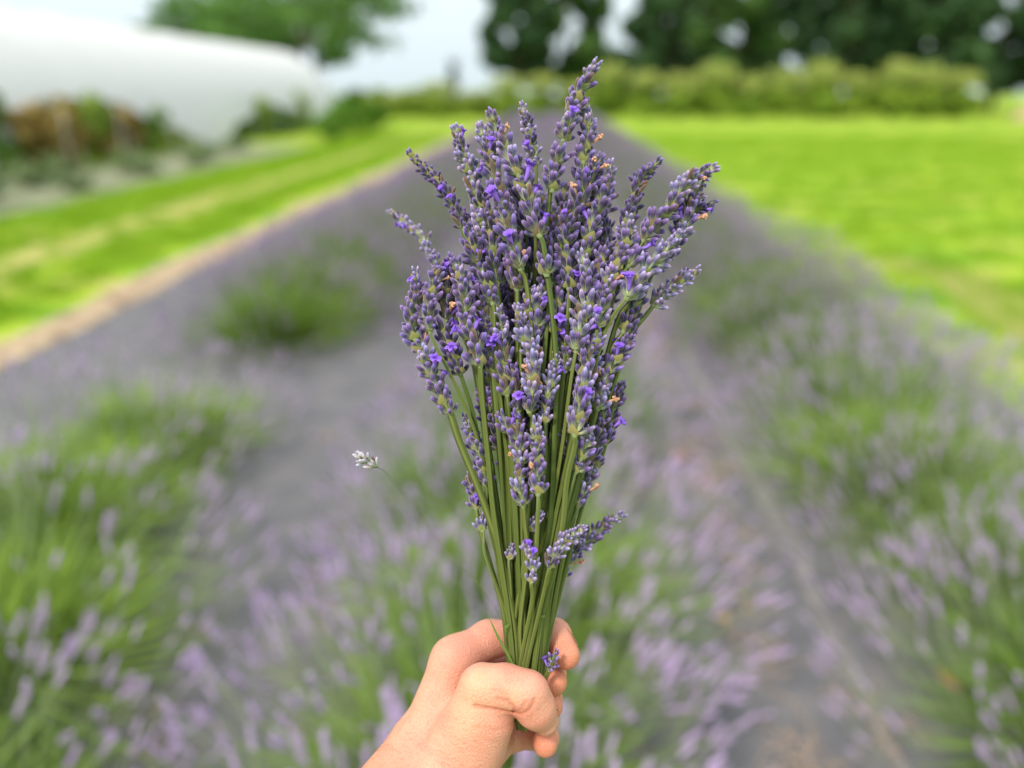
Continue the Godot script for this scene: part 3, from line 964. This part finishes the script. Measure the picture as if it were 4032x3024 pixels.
func skin_color(p: Vector3, _n: Vector3, tint: FastNoiseLite) -> Color:
	var c := Color(0.68, 0.375, 0.27)
	var pink := Color(0.66, 0.28, 0.21)
	var pale := Color(0.70, 0.46, 0.29)
	var red := Color(0.64, 0.25, 0.155)
	var f := tint.get_noise_3dv(p)
	var f2 := tint.get_noise_3dv(p * 3.5)
	c = c.lerp(pink, clampf(0.25 + 0.8 * f + 0.3 * f2, 0.0, 0.7))
	c = c.lerp(pale, 0.6 * blot(p, hp(1060, 870, 32), 9.0) + 0.5 * blot(p, hp(1010, 1130, 33), 13.0))
	c = c.lerp(pale, 0.55 * blot(p, hp(1325, 990, 34), 4.5))
	c = c.lerp(pink, 0.6 * blot(p, hp(1290, 1190, 30), 9.0))
	for q in [hp(1730, 720, 0), hp(1640, 900, 2), hp(1610, 1080, 2), hp(1575, 1360, 8)]:
		c = c.lerp(red, 0.85 * blot(p, q, 13.0))
	c = c.lerp(pink, 0.5 * blot(p, hp(1080, 640, -6), 14.0))
	if p.z > 12.0:
		for gr in grooves:
			var pts: PackedVector2Array = gr[0]
			var best := 1e3
			for e in pts.size() - 1:
				best = minf(best, Vector2(p.x, p.y).distance_to(Geometry2D.get_closest_point_to_segment(Vector2(p.x, p.y), pts[e], pts[e + 1])))
			c = c.lerp(Color(0.50, 0.15, 0.09), clampf(gr[1], 0.0, 0.9) * 0.55 * exp(-best * best / 1.1))
	# the forearm is a little browner
	c = c.lerp(Color(0.60, 0.31, 0.19), 0.6 * clampf((hp(700, 1250, 0).x - p.x) / 30.0, 0.0, 1.0))
	return c

# ---------------------------------------------------------------- the bunch
var whorls := []      # shared meshes of bud rings: [tone][variant]
var tops := []
var plain_rings := []
var bloom := []
var husk := []

func bud(s: Shape, r: RandomNumberGenerator, at: Vector3, dir: Vector3, up: Vector3, length: float, rad: float, tone: int, sides := 10) -> void:
	var pts := PackedVector3Array(); var rr := PackedFloat32Array(); var cols := PackedColorArray()
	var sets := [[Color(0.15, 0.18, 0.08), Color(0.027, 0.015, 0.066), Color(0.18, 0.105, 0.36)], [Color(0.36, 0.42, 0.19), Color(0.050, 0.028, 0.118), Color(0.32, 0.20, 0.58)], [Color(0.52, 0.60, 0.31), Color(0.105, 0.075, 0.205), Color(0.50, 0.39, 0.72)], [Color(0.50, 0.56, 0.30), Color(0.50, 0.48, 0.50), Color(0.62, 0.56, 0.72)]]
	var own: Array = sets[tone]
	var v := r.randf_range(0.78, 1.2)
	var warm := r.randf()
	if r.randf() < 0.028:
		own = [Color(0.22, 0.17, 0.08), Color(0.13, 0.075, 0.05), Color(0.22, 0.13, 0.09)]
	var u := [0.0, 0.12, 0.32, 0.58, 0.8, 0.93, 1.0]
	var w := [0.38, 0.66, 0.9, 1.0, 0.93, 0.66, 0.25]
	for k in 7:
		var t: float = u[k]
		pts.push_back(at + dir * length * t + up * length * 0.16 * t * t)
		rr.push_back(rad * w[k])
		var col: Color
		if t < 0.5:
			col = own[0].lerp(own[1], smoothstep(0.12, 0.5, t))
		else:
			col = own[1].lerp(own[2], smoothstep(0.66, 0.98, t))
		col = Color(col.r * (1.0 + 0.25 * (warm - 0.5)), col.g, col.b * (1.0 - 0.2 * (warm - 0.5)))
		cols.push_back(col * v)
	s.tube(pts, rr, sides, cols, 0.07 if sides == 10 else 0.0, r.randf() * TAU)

func bract(s: Shape, r: RandomNumberGenerator, at: Vector3, out: Vector3, up: Vector3, size: float) -> void:
	var side := out.cross(up).normalized()
	var col := Color(0.16, 0.19, 0.05).lerp(Color(0.24, 0.20, 0.07), r.randf())
	if r.randf() < 0.25:
		col = Color(0.13, 0.09, 0.045)
	var first := s.v.size()
	for a in 5:
		var t := a / 4.0
		var p := at + out * size * (0.75 * sin(t * 1.5)) + up * size * (0.1 + 0.85 * t * t)
		var wd := size * 0.62 * sin(PI * clampf(0.18 + t * 0.8, 0.0, 0.985))
		var nn := (out * 0.8 - up * 0.6 * (1.0 - t)).normalized()
		for b in 3:
			var y := b - 1.0
			s.vert(p + side * y * wd - out * absf(y) * wd * 0.25, (nn + side * y * 0.5).normalized(), col if b == 1 else col * 1.15)
	for a in 4:
		for b in 2:
			var q := first + a * 3 + b
			s.quad(q, q + 1, q + 4, q + 3)

func whorl_shape(r: RandomNumberGenerator, count: int, tone: int, open: float, sides := 10) -> Shape:
	var s := Shape.new()
	for k in count:
		var tier := k % 3
		var a := TAU * k / count + r.randf_range(-0.25, 0.25)
		var inc: float = ([0.58, 0.95, 0.28][tier] + r.randf_range(-0.14, 0.14)) * open
		var out := Vector3(cos(a), 0, sin(a))
		var d := (out * sin(inc) + Vector3.UP * cos(inc)).normalized()
		if r.randf() < 0.07:
			continue
		var l := 0.0066 * r.randf_range(0.7, 1.15)
		if r.randf() < 0.12:
			l *= 0.6
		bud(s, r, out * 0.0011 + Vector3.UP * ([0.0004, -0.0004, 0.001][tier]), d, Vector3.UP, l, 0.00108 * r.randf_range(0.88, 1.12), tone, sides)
	var turn := r.randf() * TAU
	for k in 2:
		var a := turn + k * PI + r.randf_range(-0.3, 0.3)
		bract(s, r, Vector3(0, -0.0012, 0), Vector3(cos(a), 0, sin(a)), Vector3.UP, 0.0046 * r.randf_range(0.7, 1.15))
	# the node they grow from
	var g := Color(0.20, 0.25, 0.10)
	s.tube(PackedVector3Array([Vector3(0, -0.002, 0), Vector3(0, -0.0005, 0), Vector3(0, 0.0012, 0)]), PackedFloat32Array([0.0009, 0.0016, 0.001]), 8, PackedColorArray([g, g, g]))
	return s

func bloom_shape(r: RandomNumberGenerator, cup: float) -> Shape:
	var s := Shape.new()
	var deep := Color(0.21, 0.09, 0.62)
	var light := Color(0.36, 0.19, 0.84)
	s.tube(PackedVector3Array([Vector3.ZERO, Vector3(0, 0.0026, 0), Vector3(0, 0.005, 0.0003), Vector3(0, 0.0066, 0.0006)]), PackedFloat32Array([0.0008, 0.0009, 0.0011, 0.0015]), 8, PackedColorArray([Color(0.28, 0.18, 0.5), light, light, deep]), 0.0, 0.0, false)
	for k in 5:
		var a := TAU * k / 5.0 + 0.31 + r.randf_range(-0.15, 0.15)
		var big := 1.25 if k < 2 else 0.95
		var out := Vector3(cos(a), 0, sin(a))
		var side := Vector3(-sin(a), 0, cos(a))
		var first := s.v.size()
		var lift := r.randf_range(0.05, 0.5)
		for e in 5:
			var t := e / 4.0
			for b in 5:
				var y := b / 2.0 - 1.0
				var wd := 0.0014 * big * sin(PI * clampf(0.16 + t * 0.76, 0.0, 1.0))
				var p := Vector3(0, 0.0064, 0.0006) + out * (0.001 + 0.0026 * t * big * (1.0 - 0.4 * cup / 1.5)) + side * y * wd + Vector3.UP * (0.0012 * lift * sin(t * 3.0) + (cup * 0.0018 - 0.0009) * t * t + 0.0004 * y * y + 0.00025 * sin(y * 5.0 + k))
				s.vert(p, (Vector3.UP + out * (t - 0.4) * 0.6).normalized(), deep.lerp(light, clampf(t * 0.9 + 0.2 * absf(y) - 0.1, 0.0, 1.0)))
		for e in 4:
			for b in 4:
				var q := first + e * 5 + b
				s.quad(q, q + 1, q + 6, q + 5)
	return s

func husk_shape(r: RandomNumberGenerator) -> Shape:
	var s := Shape.new()
	var a0 := Color(0.50, 0.22, 0.12)
	var b0 := Color(0.72, 0.40, 0.27)
	s.tube(PackedVector3Array([Vector3.ZERO, Vector3(0, 0.002, 0), Vector3(0.0003, 0.0045, 0.0002)]), PackedFloat32Array([0.0006, 0.0007, 0.0009]), 6, PackedColorArray([a0, b0, a0]), 0.15)
	for k in 5:
		var d := Vector3(r.randf_range(-1, 1), r.randf_range(-0.3, 0.8), r.randf_range(-1, 1)).normalized()
		var p := Vector3(0.0003, 0.0045, 0.0002)
		var q := p + d * r.randf_range(0.0012, 0.0022)
		s.tube(PackedVector3Array([p, p.lerp(q, 0.5) + Vector3(r.randfn(), r.randfn(), r.randfn()) * 0.0003, q]), PackedFloat32Array([0.0006, 0.0008, 0.0004]), 5, PackedColorArray([a0, b0, b0 * 1.1]), 0.25)
	return s

var bunch: Node3D
var bunch_at := Vector3()
var sprigs := 0
var near_rings := 0
var back_mass := Shape.new()
var back_stems := Shape.new()

# a point of the bunch: across and down in 0.0935 mm from the upper left corner of the flower heads, depth in mm
func bp(a: float, b: float, z: float) -> Vector3:
	var k := 0.13788 * (420.0 - z) / 420.0
	return Vector3((1400.0 + a / 1.4747 - 2016.0) * k, -(200.0 + b / 1.4747 - 1512.0) * k, z) * 0.001

# one sprig: z at tip and foot, tone (0 dark, 1 middle, 2 pale), flower head from tip to foot, then points its stem passes
func sprig(zt: float, zf: float, tone: int, head: Array, via := [], scale_ := 1.0, extra := [], reach := 1.0, thick := 1.0, whole := true, behind := 0.0) -> void:
	var size := scale_ * 1.13
	var r := RandomNumberGenerator.new()
	r.seed = 1000 + sprigs * 17
	sprigs += 1
	var raw := PackedVector3Array()
	var cnt := head.size() / 2
	for k in cnt:
		raw.push_back(bp(head[k * 2], head[k * 2 + 1], lerpf(zt, zf, float(k) / maxf(cnt - 1, 1))))
	var path := smooth_path(raw, 12)
	var foot := raw[cnt - 1]
	# stem, from the top of the flower head to the cut end under the hand
	var sp := PackedVector3Array()
	for k in raw.size():
		sp.push_back(raw[k])
	for k in via.size() / 2:
		var share := float(k + 1) / (via.size() / 2 + 1)
		sp.push_back(bp(via[k * 2], via[k * 2 + 1], lerpf(zf, zf * 0.7, share) + behind * sin(PI * share)))
	var low := sp[sp.size() - 1]
	var gz := clampf(zf * 0.45 + r.randf_range(-3, 3), -11.0, 11.0) * 0.001
	var room := sqrt(maxf(0.013 * 0.013 - gz * gz, 0.00003))
	var gx := 0.0045 + clampf((low.x - 0.003) * 0.26 + r.randf_range(-0.0035, 0.0035), -room, room)
	if reach > 0.5:
		if low.y > -0.1:
			sp.push_back(Vector3(lerpf(low.x, gx, 0.72) + r.randf_range(-0.002, 0.002), lerpf(low.y, -0.150, 0.62), lerpf(low.z, gz, 0.6)))
		sp.push_back(Vector3(gx, -0.150, gz))
		sp.push_back(Vector3(0.0045 + (gx - 0.0045) * 0.8, -0.170, gz * 0.8))
		sp.push_back(Vector3(0.006 + (gx - 0.0045) * 0.6, -0.181 + r.randf_range(-0.004, 0.003), gz * 0.7))
	var stem_path := smooth_path(sp, 9)
	var st := Shape.new()
	var rad := PackedFloat32Array(); var cols := PackedColorArray()
	var green := (Color(0.095, 0.14, 0.025).lerp(Color(0.18, 0.21, 0.05), r.randf()) if whole else Color(0.055, 0.095, 0.016))  # back stems: deeper green, shade inside the bunch painted into the colour
	var wide := r.randf_range(0.00105, 0.00140) * thick
	for k in stem_path.size():
		var u := float(k) / (stem_path.size() - 1)
		rad.push_back(wide * lerpf(0.6, 1.0, smoothstep(0.05, 0.5, u)))
		cols.push_back(Color(0.20, 0.26, 0.11).lerp(green, smoothstep(0.1, 0.5, u)))
	st.tube(stem_path, rad, 8, cols, 0.15, r.randf() * TAU)
	for k in st.v.size():
		st.v[k] -= bunch_at
	var me: MeshInstance3D = null
	if whole:
		me = part("sprig", st.mesh(M.stem), bunch)
	else:
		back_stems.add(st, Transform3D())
	# rings of buds down the head
	var length := 0.0
	for k in path.size() - 1:
		length += path[k].distance_to(path[k + 1])
	var step := 0.0046
	var next := 0.001
	var went := 0.0
	var ring := 0
	for k in path.size() - 1:
		var d := path[k].distance_to(path[k + 1])
		while next <= went + d:
			var u := next / length
			var dir := (path[k] - path[k + 1]).normalized()
			put_ring(r, me, path[k].lerp(path[k + 1], (next - went) / d), dir, (lerpf(0.62, 1.0, smoothstep(0.0, 0.4, u)) if ring > 0 else 0.66) * size * r.randf_range(0.93, 1.08), ring, tone)
			ring += 1
			step = lerpf(0.0046, 0.0068, smoothstep(0.0, 0.6, u)) * r.randf_range(0.9, 1.12) * lerpf(1.0, size, 0.7)
			next += step
		went += d
	if extra.size() > 0:
		for k in extra.size() / 4:
			var p := bp(extra[k * 4], extra[k * 4 + 1], zf)
			var d := Vector3(extra[k * 4 + 2], -extra[k * 4 + 3], 0).normalized()
			put_ring(r, me, p, d, size, 5, tone)

func put_ring(r: RandomNumberGenerator, me: MeshInstance3D, at: Vector3, dir: Vector3, size: float, ring: int, tone: int) -> void:
	var b := Basis(Quaternion(Vector3.UP, dir)) * Basis(Vector3.UP, r.randf() * TAU)
	var t := tone
	if ring < 2 and tone < 2 and r.randf() < 0.6:
		t = tone + 1
	elif r.randf() < 0.12 and tone < 3:
		t = (tone + 1) % 3
	var x := Transform3D(b.scaled(Vector3.ONE * size), at - bunch_at)
	var which: int = r.randi() % 6
	if me == null:
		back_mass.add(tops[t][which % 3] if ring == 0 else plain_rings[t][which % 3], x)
		return
	part("bud_cluster", (M.top_mesh if ring == 0 else M.ring_mesh)[t][which % (3 if ring == 0 else 6)], me, x)
	near_rings += 1
	# now and then an open flower or a withered one
	if ring > 0 and tone < 3:
		for tries in 2:
			var f := r.randf()
			if f > 0.28:
				continue
			var a := r.randf() * TAU
			var out := (Vector3(cos(a), 0, sin(a)) * 0.75 + Vector3.UP * 0.65).normalized()
			var d := b * out
			if d.z < -0.25:
				continue
			var fb := Basis(Quaternion(Vector3.UP, d)) * Basis(Vector3.UP, r.randf() * TAU)
			if f < 0.19:
				part("open_flower", M.bloom_mesh[r.randi() % 4], me, Transform3D(fb.scaled(Vector3.ONE * size * r.randf_range(0.68, 0.98)), at - bunch_at + d * 0.0026 * size))
			else:
				part("withered_flower", M.husk_mesh[r.randi() % 3], me, Transform3D(fb.scaled(Vector3.ONE * size * r.randf_range(0.8, 1.15)), at - bunch_at + d * 0.0042 * size))

func build_bunch() -> void:
	var r := RandomNumberGenerator.new()
	r.seed = 91
	M.ring_mesh = []
	M.top_mesh = []
	for tone in 4:
		whorls.append([]); tops.append([]); plain_rings.append([])
		M.ring_mesh.append([]); M.top_mesh.append([])
		for k in 6:
			whorls[tone].append(whorl_shape(r, [10, 11, 9, 12, 10, 11][k], tone, [1.0, 1.1, 0.9, 1.0, 1.15, 0.95][k]))
			M.ring_mesh[tone].append(whorls[tone][k].mesh(M.bud))
		for k in 3:
			plain_rings[tone].append(whorl_shape(r, 11, tone, 1.1, 6))
			tops[tone].append(whorl_shape(r, 6, tone, 0.5))
			M.top_mesh[tone].append(tops[tone][k].mesh(M.bud))
	M.bloom_mesh = []
	M.husk_mesh = []
	for k in 4:
		M.bloom_mesh.append(bloom_shape(r, [0.1, 0.9, 0.5, 1.5][k]).mesh(M.petal))
	for k in 3:
		M.husk_mesh.append(husk_shape(r).mesh(M.petal))
	bunch_at = Vector3(0.006, -0.187, 0)
	bunch = thing("lavender_bunch", "big bunch of cut lavender with purple flower heads and green stems gripped in the hand", "bouquet", hold * Transform3D(Basis(), bunch_at))
	# front rank
	sprig(14, 18, 1, [800, 400, 850, 540, 925, 690, 985, 830, 1045, 1000, 1070, 1075], [1090, 1130, 1112, 1290, 1150, 1600, 1165, 1900, 1150, 2300, 1120, 2800], 1.12, [1108, 1285, -0.1, -1.0], 1.0, 1.35)
	sprig(12, 16, 1, [735, 480, 790, 660, 850, 880, 890, 1050, 935, 1180, 960, 1275], [990, 1340, 1020, 1600, 1040, 1900], 1.12)
	sprig(6, 8, 1, [1380, 105, 1300, 240, 1240, 400, 1205, 530], [1170, 640, 1140, 800, 1115, 980], 1.05, [1175, 645, 0.3, -1.0, 1150, 740, 0.2, -1.0, 1142, 800, 0.15, -1.0])
	sprig(3, 5, 1, [1335, 320, 1350, 480, 1330, 600, 1315, 760, 1290, 920, 1250, 1060])
	sprig(-6, -4, 2, [975, 345, 1010, 480, 1030, 600, 1050, 720], [], 0.8)
	sprig(4, 8, 2, [592, 470, 620, 590, 680, 740, 715, 880, 730, 1010, 770, 1180], [], 1.0)
	sprig(0, 5, 0, [325, 605, 430, 715, 520, 815, 590, 940, 640, 1090], [700, 1230, 740, 1420], 0.8)
	sprig(-46, -30, 2, [215, 945, 300, 1010, 390, 1090, 450, 1220], [560, 1500, 700, 1900], 0.72)
	sprig(0, 6, 0, [1745, 655, 1655, 745, 1610, 880, 1570, 1030, 1530, 1180], [], 0.92)
	sprig(10, 14, 1, [2060, 690, 1935, 755, 1840, 890, 1740, 1000, 1650, 1140, 1570, 1270], [1500, 1400, 1420, 1700], 1.05)
	sprig(4, 8, 1, [2010, 790, 1940, 900, 1900, 1040, 1820, 1170, 1720, 1270], [1600, 1450, 1480, 1700], 1.0)
	sprig(0, 0, 0, [2065, 890, 1980, 915, 1900, 985, 1850, 1100], [1700, 1350], 0.8)
	sprig(14, 18, 2, [1870, 1080, 1790, 1180, 1690, 1270, 1610, 1390, 1540, 1480], [1480, 1570, 1400, 1800], 1.1)
	sprig(2, 4, 2, [1965, 1285, 1880, 1340, 1780, 1420, 1690, 1530], [1590, 1660, 1480, 1900], 0.85)
	sprig(8, 10, 0, [1400, 640, 1350, 780, 1290, 920, 1230, 1060, 1190, 1180], [], 1.05)
	sprig(6, 9, 1, [1465, 690, 1430, 830, 1390, 960, 1350, 1090, 1330, 1200], [], 1.05)
	sprig(14, 18, 1, [1320, 1220, 1345, 1340, 1340, 1490, 1310, 1620, 1270, 1800], [1240, 2000, 1200, 2300], 1.1)
	sprig(8, 14, 1, [350, 1310, 355, 1430, 320, 1560, 345, 1670, 410, 1790, 470, 1930, 550, 2110], [600, 2260, 690, 2480, 780, 2720, 840, 2920], 1.0, [], 1.0, 1.35)
	sprig(6, 9, 0, [470, 1230, 520, 1370, 540, 1500, 520, 1640, 570, 1770, 620, 1910], [680, 2100, 740, 2400], 1.0)
	sprig(13, 17, 1, [590, 1250, 630, 1390, 640, 1540, 660, 1640, 700, 1740, 725, 1840], [735, 2000, 770, 2350, 805, 2700], 1.08, [], 1.0, 1.15)
	sprig(10, 13, 1, [820, 1480, 850, 1600, 865, 1740, 870, 1890, 885, 2040], [895, 2150, 905, 2450], 1.0)
	sprig(18, 22, 2, [950, 1520, 990, 1650, 1030, 1780, 1030, 1930, 1010, 2090], [1040, 2180, 1010, 2500], 1.0)
	sprig(15, 18, 2, [1165, 1790, 1140, 1920, 1110, 2060, 1100, 2200], [1090, 2500], 0.8)
	sprig(18, 22, 1, [1395, 1690, 1345, 1790, 1335, 1900, 1310, 2030, 1275, 2220], [1270, 2300, 1225, 2500, 1190, 2820], 1.08, [], 1.0, 1.2)
	sprig(6, 10, 1, [1600, 1650, 1530, 1770, 1460, 1880, 1420, 2010, 1390, 2130], [1310, 2400], 1.0)
	sprig(-4, 0, 0, [1540, 1960, 1500, 2070, 1470, 2190, 1440, 2330], [1330, 2600], 0.95)
	sprig(4, 8, 0, [1440, 2110, 1400, 2220, 1370, 2340, 1320, 2440], [1240, 2700], 1.0)
	sprig(2, 6, 1, [1405, 2400, 1350, 2480, 1310, 2590, 1270, 2700], [1200, 2850], 0.9)
	sprig(20, 23, 1, [938, 2130, 945, 2270, 965, 2410, 955, 2530, 975, 2650], [985, 2760, 1000, 2950], 0.92)
	sprig(24, 27, 1, [1050, 2190, 1050, 2330, 1058, 2460, 1060, 2620], [1055, 2750, 1045, 2950], 0.98)
	sprig(8, 11, 1, [640, 2150, 690, 2270, 730, 2390, 760, 2540], [770, 2700], 0.85)
	sprig(3, 6, 1, [665, 2480, 690, 2570, 700, 2650], [730, 2800], 0.7)
	sprig(5, 7, 2, [730, 2720, 745, 2810], [760, 2950], 0.7)
	sprig(22, 24, 2, [985, 2860, 1020, 2930, 1035, 3000, 1020, 3090], [1022, 3200], 0.68)
	sprig(20, 22, 2, [1310, 2780, 1225, 2840, 1160, 2910, 1120, 3020], [1090, 3150], 0.72)
	sprig(-18, -8, 1, [1525, 2710, 1420, 2780, 1320, 2870, 1240, 2960, 1185, 3080], [1160, 3200], 0.85)
	sprig(10, 12, 2, [905, 2890, 890, 2960], [900, 3100], 0.6)
	sprig(18, 19, 1, [860, 2140, 890, 2220], [915, 2350], 0.95)
	sprig(14, 15, 2, [1075, 2700, 1020, 2760, 990, 2800], [985, 2900], 0.62)
	sprig(12, 14, 1, [1585, 990, 1570, 1130, 1520, 1260, 1480, 1400], [1420, 1650], 1.0)
	sprig(16, 18, 1, [1480, 1290, 1450, 1420, 1420, 1560, 1400, 1640], [1350, 1850], 1.05)
	sprig(9, 12, 0, [1230, 930, 1220, 1080, 1230, 1230, 1240, 1380], [1220, 1700], 1.05)
	sprig(8, 10, 0, [1180, 1270, 1190, 1400, 1170, 1560, 1160, 1700], [], 1.0)
	sprig(10, 12, 1, [1035, 1410, 1000, 1500, 960, 1600], [], 1.0)
	sprig(7, 10, 0, [760, 900, 790, 1050, 800, 1200, 820, 1350], [850, 1700], 1.05)
	sprig(10, 13, 0, [650, 1040, 690, 1180, 760, 1330, 800, 1480], [820, 1800], 1.0)
	sprig(5, 8, 0, [1640, 1420, 1600, 1530, 1550, 1640], [1450, 1850], 1.0)
	sprig(10, 12, 1, [1430, 1560, 1400, 1680, 1370, 1800, 1340, 1900], [1260, 2200], 1.0)
	sprig(12, 14, 1, [480, 1290, 440, 1420, 420, 1540, 440, 1660], [560, 1900, 720, 2300], 0.95)
	sprig(6, 9, 0, [1200, 2200, 1240, 2330, 1230, 2430], [1180, 2650], 0.9)
	sprig(8, 9, 1, [870, 1090, 900, 1200, 930, 1300, 940, 1400], [], 1.1)
	sprig(10, 12, 1, [1080, 1380, 1060, 1500, 1050, 1620, 1040, 1720])
	sprig(6, 8, 0, [1180, 1500, 1190, 1640, 1200, 1780])
	sprig(8, 9, 0, [750, 1500, 770, 1640, 790, 1780, 800, 1900])
	sprig(9, 10, 1, [1250, 1640, 1235, 1780, 1210, 1900])
	sprig(12, 14, 0, [925, 1860, 940, 1980, 950, 2110])
	sprig(14, 16, 1, [1350, 2230, 1310, 2360, 1260, 2500])
	sprig(9, 11, 0, [1455, 1160, 1410, 1290, 1375, 1420])
	sprig(5, 6, 0, [560, 1230, 605, 1370, 645, 1490])
	sprig(9, 10, 0, [1120, 1120, 1125, 1240, 1130, 1360], [], 1.05)
	sprig(8, 10, 1, [690, 1180, 740, 1300, 770, 1420, 790, 1530], [], 1.05)
	sprig(6, 9, 0, [1290, 1250, 1270, 1380, 1250, 1500, 1235, 1600])
	# a pale thin sprig that stands off to the left, bending away behind
	sprig(6, 2, 3, [22, 2354, 80, 2390, 140, 2426], [180, 2455, 354, 2660, 520, 2900, 760, 3150], 0.66, [], 1.0, 0.15, true, -150.0)
	# a short sprig caught between the stems and the fingers
	sprig(12, 10, 1, [1160, 3500, 1140, 3550, 1118, 3600], [1105, 3640], 0.6, [], 0.0)
	# the ranks behind, which fill the bunch
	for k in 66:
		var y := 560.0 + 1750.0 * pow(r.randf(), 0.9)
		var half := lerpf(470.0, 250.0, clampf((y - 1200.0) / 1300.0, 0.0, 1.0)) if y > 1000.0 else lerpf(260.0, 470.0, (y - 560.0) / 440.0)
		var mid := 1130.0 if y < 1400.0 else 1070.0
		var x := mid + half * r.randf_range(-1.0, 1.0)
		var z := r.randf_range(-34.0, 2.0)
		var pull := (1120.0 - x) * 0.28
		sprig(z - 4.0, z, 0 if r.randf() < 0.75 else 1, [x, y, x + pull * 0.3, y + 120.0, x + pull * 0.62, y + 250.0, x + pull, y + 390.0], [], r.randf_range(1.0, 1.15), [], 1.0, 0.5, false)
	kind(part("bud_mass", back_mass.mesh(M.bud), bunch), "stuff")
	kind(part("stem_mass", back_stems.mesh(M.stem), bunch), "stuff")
	# rubber band round the stems
	var band := Shape.new()
	var pts := PackedVector3Array(); var rad := PackedFloat32Array(); var cols := PackedColorArray()
	for k in 33:
		var a := TAU * k / 32.0
		pts.push_back(Vector3(0.0045 + 0.0142 * cos(a), -0.1625 - 0.0015 * cos(a), 0.0125 * sin(a)) - bunch_at)
		rad.push_back(0.0012)
		cols.push_back(Color(0.72, 0.09, 0.09))
	band.tube(pts, rad, 8, cols, 0.0, 0.0, false)
	part("rubber_band", band.mesh(M.rubber), bunch)
	# a few narrow leaves left on the stems
	for q in [[1155, 430, 1215, 560, 1330, 770], [1500, 400, 1530, 420, 1560, 415], [1300, 470, 1270, 500, 1275, 530]]:
		var lf := Shape.new()
		var a := hp(q[0], q[1], 14.0) * 0.001 - bunch_at
		var b := hp(q[2], q[3], 15.0) * 0.001 - bunch_at
		var c := hp(q[4], q[5], 14.0) * 0.001 - bunch_at
		var w := (c - a).cross(Vector3(0, 0, 1)).normalized() * 0.0007
		lf.flat4(a - w * 0.2, a + w * 0.2, b + w, b - w, Color(0.13, 0.21, 0.05))
		lf.flat4(b - w, b + w, c + w * 0.8, c - w * 0.8, Color(0.13, 0.21, 0.05))
		part("leaf", lf.mesh(M.leaf), bunch)
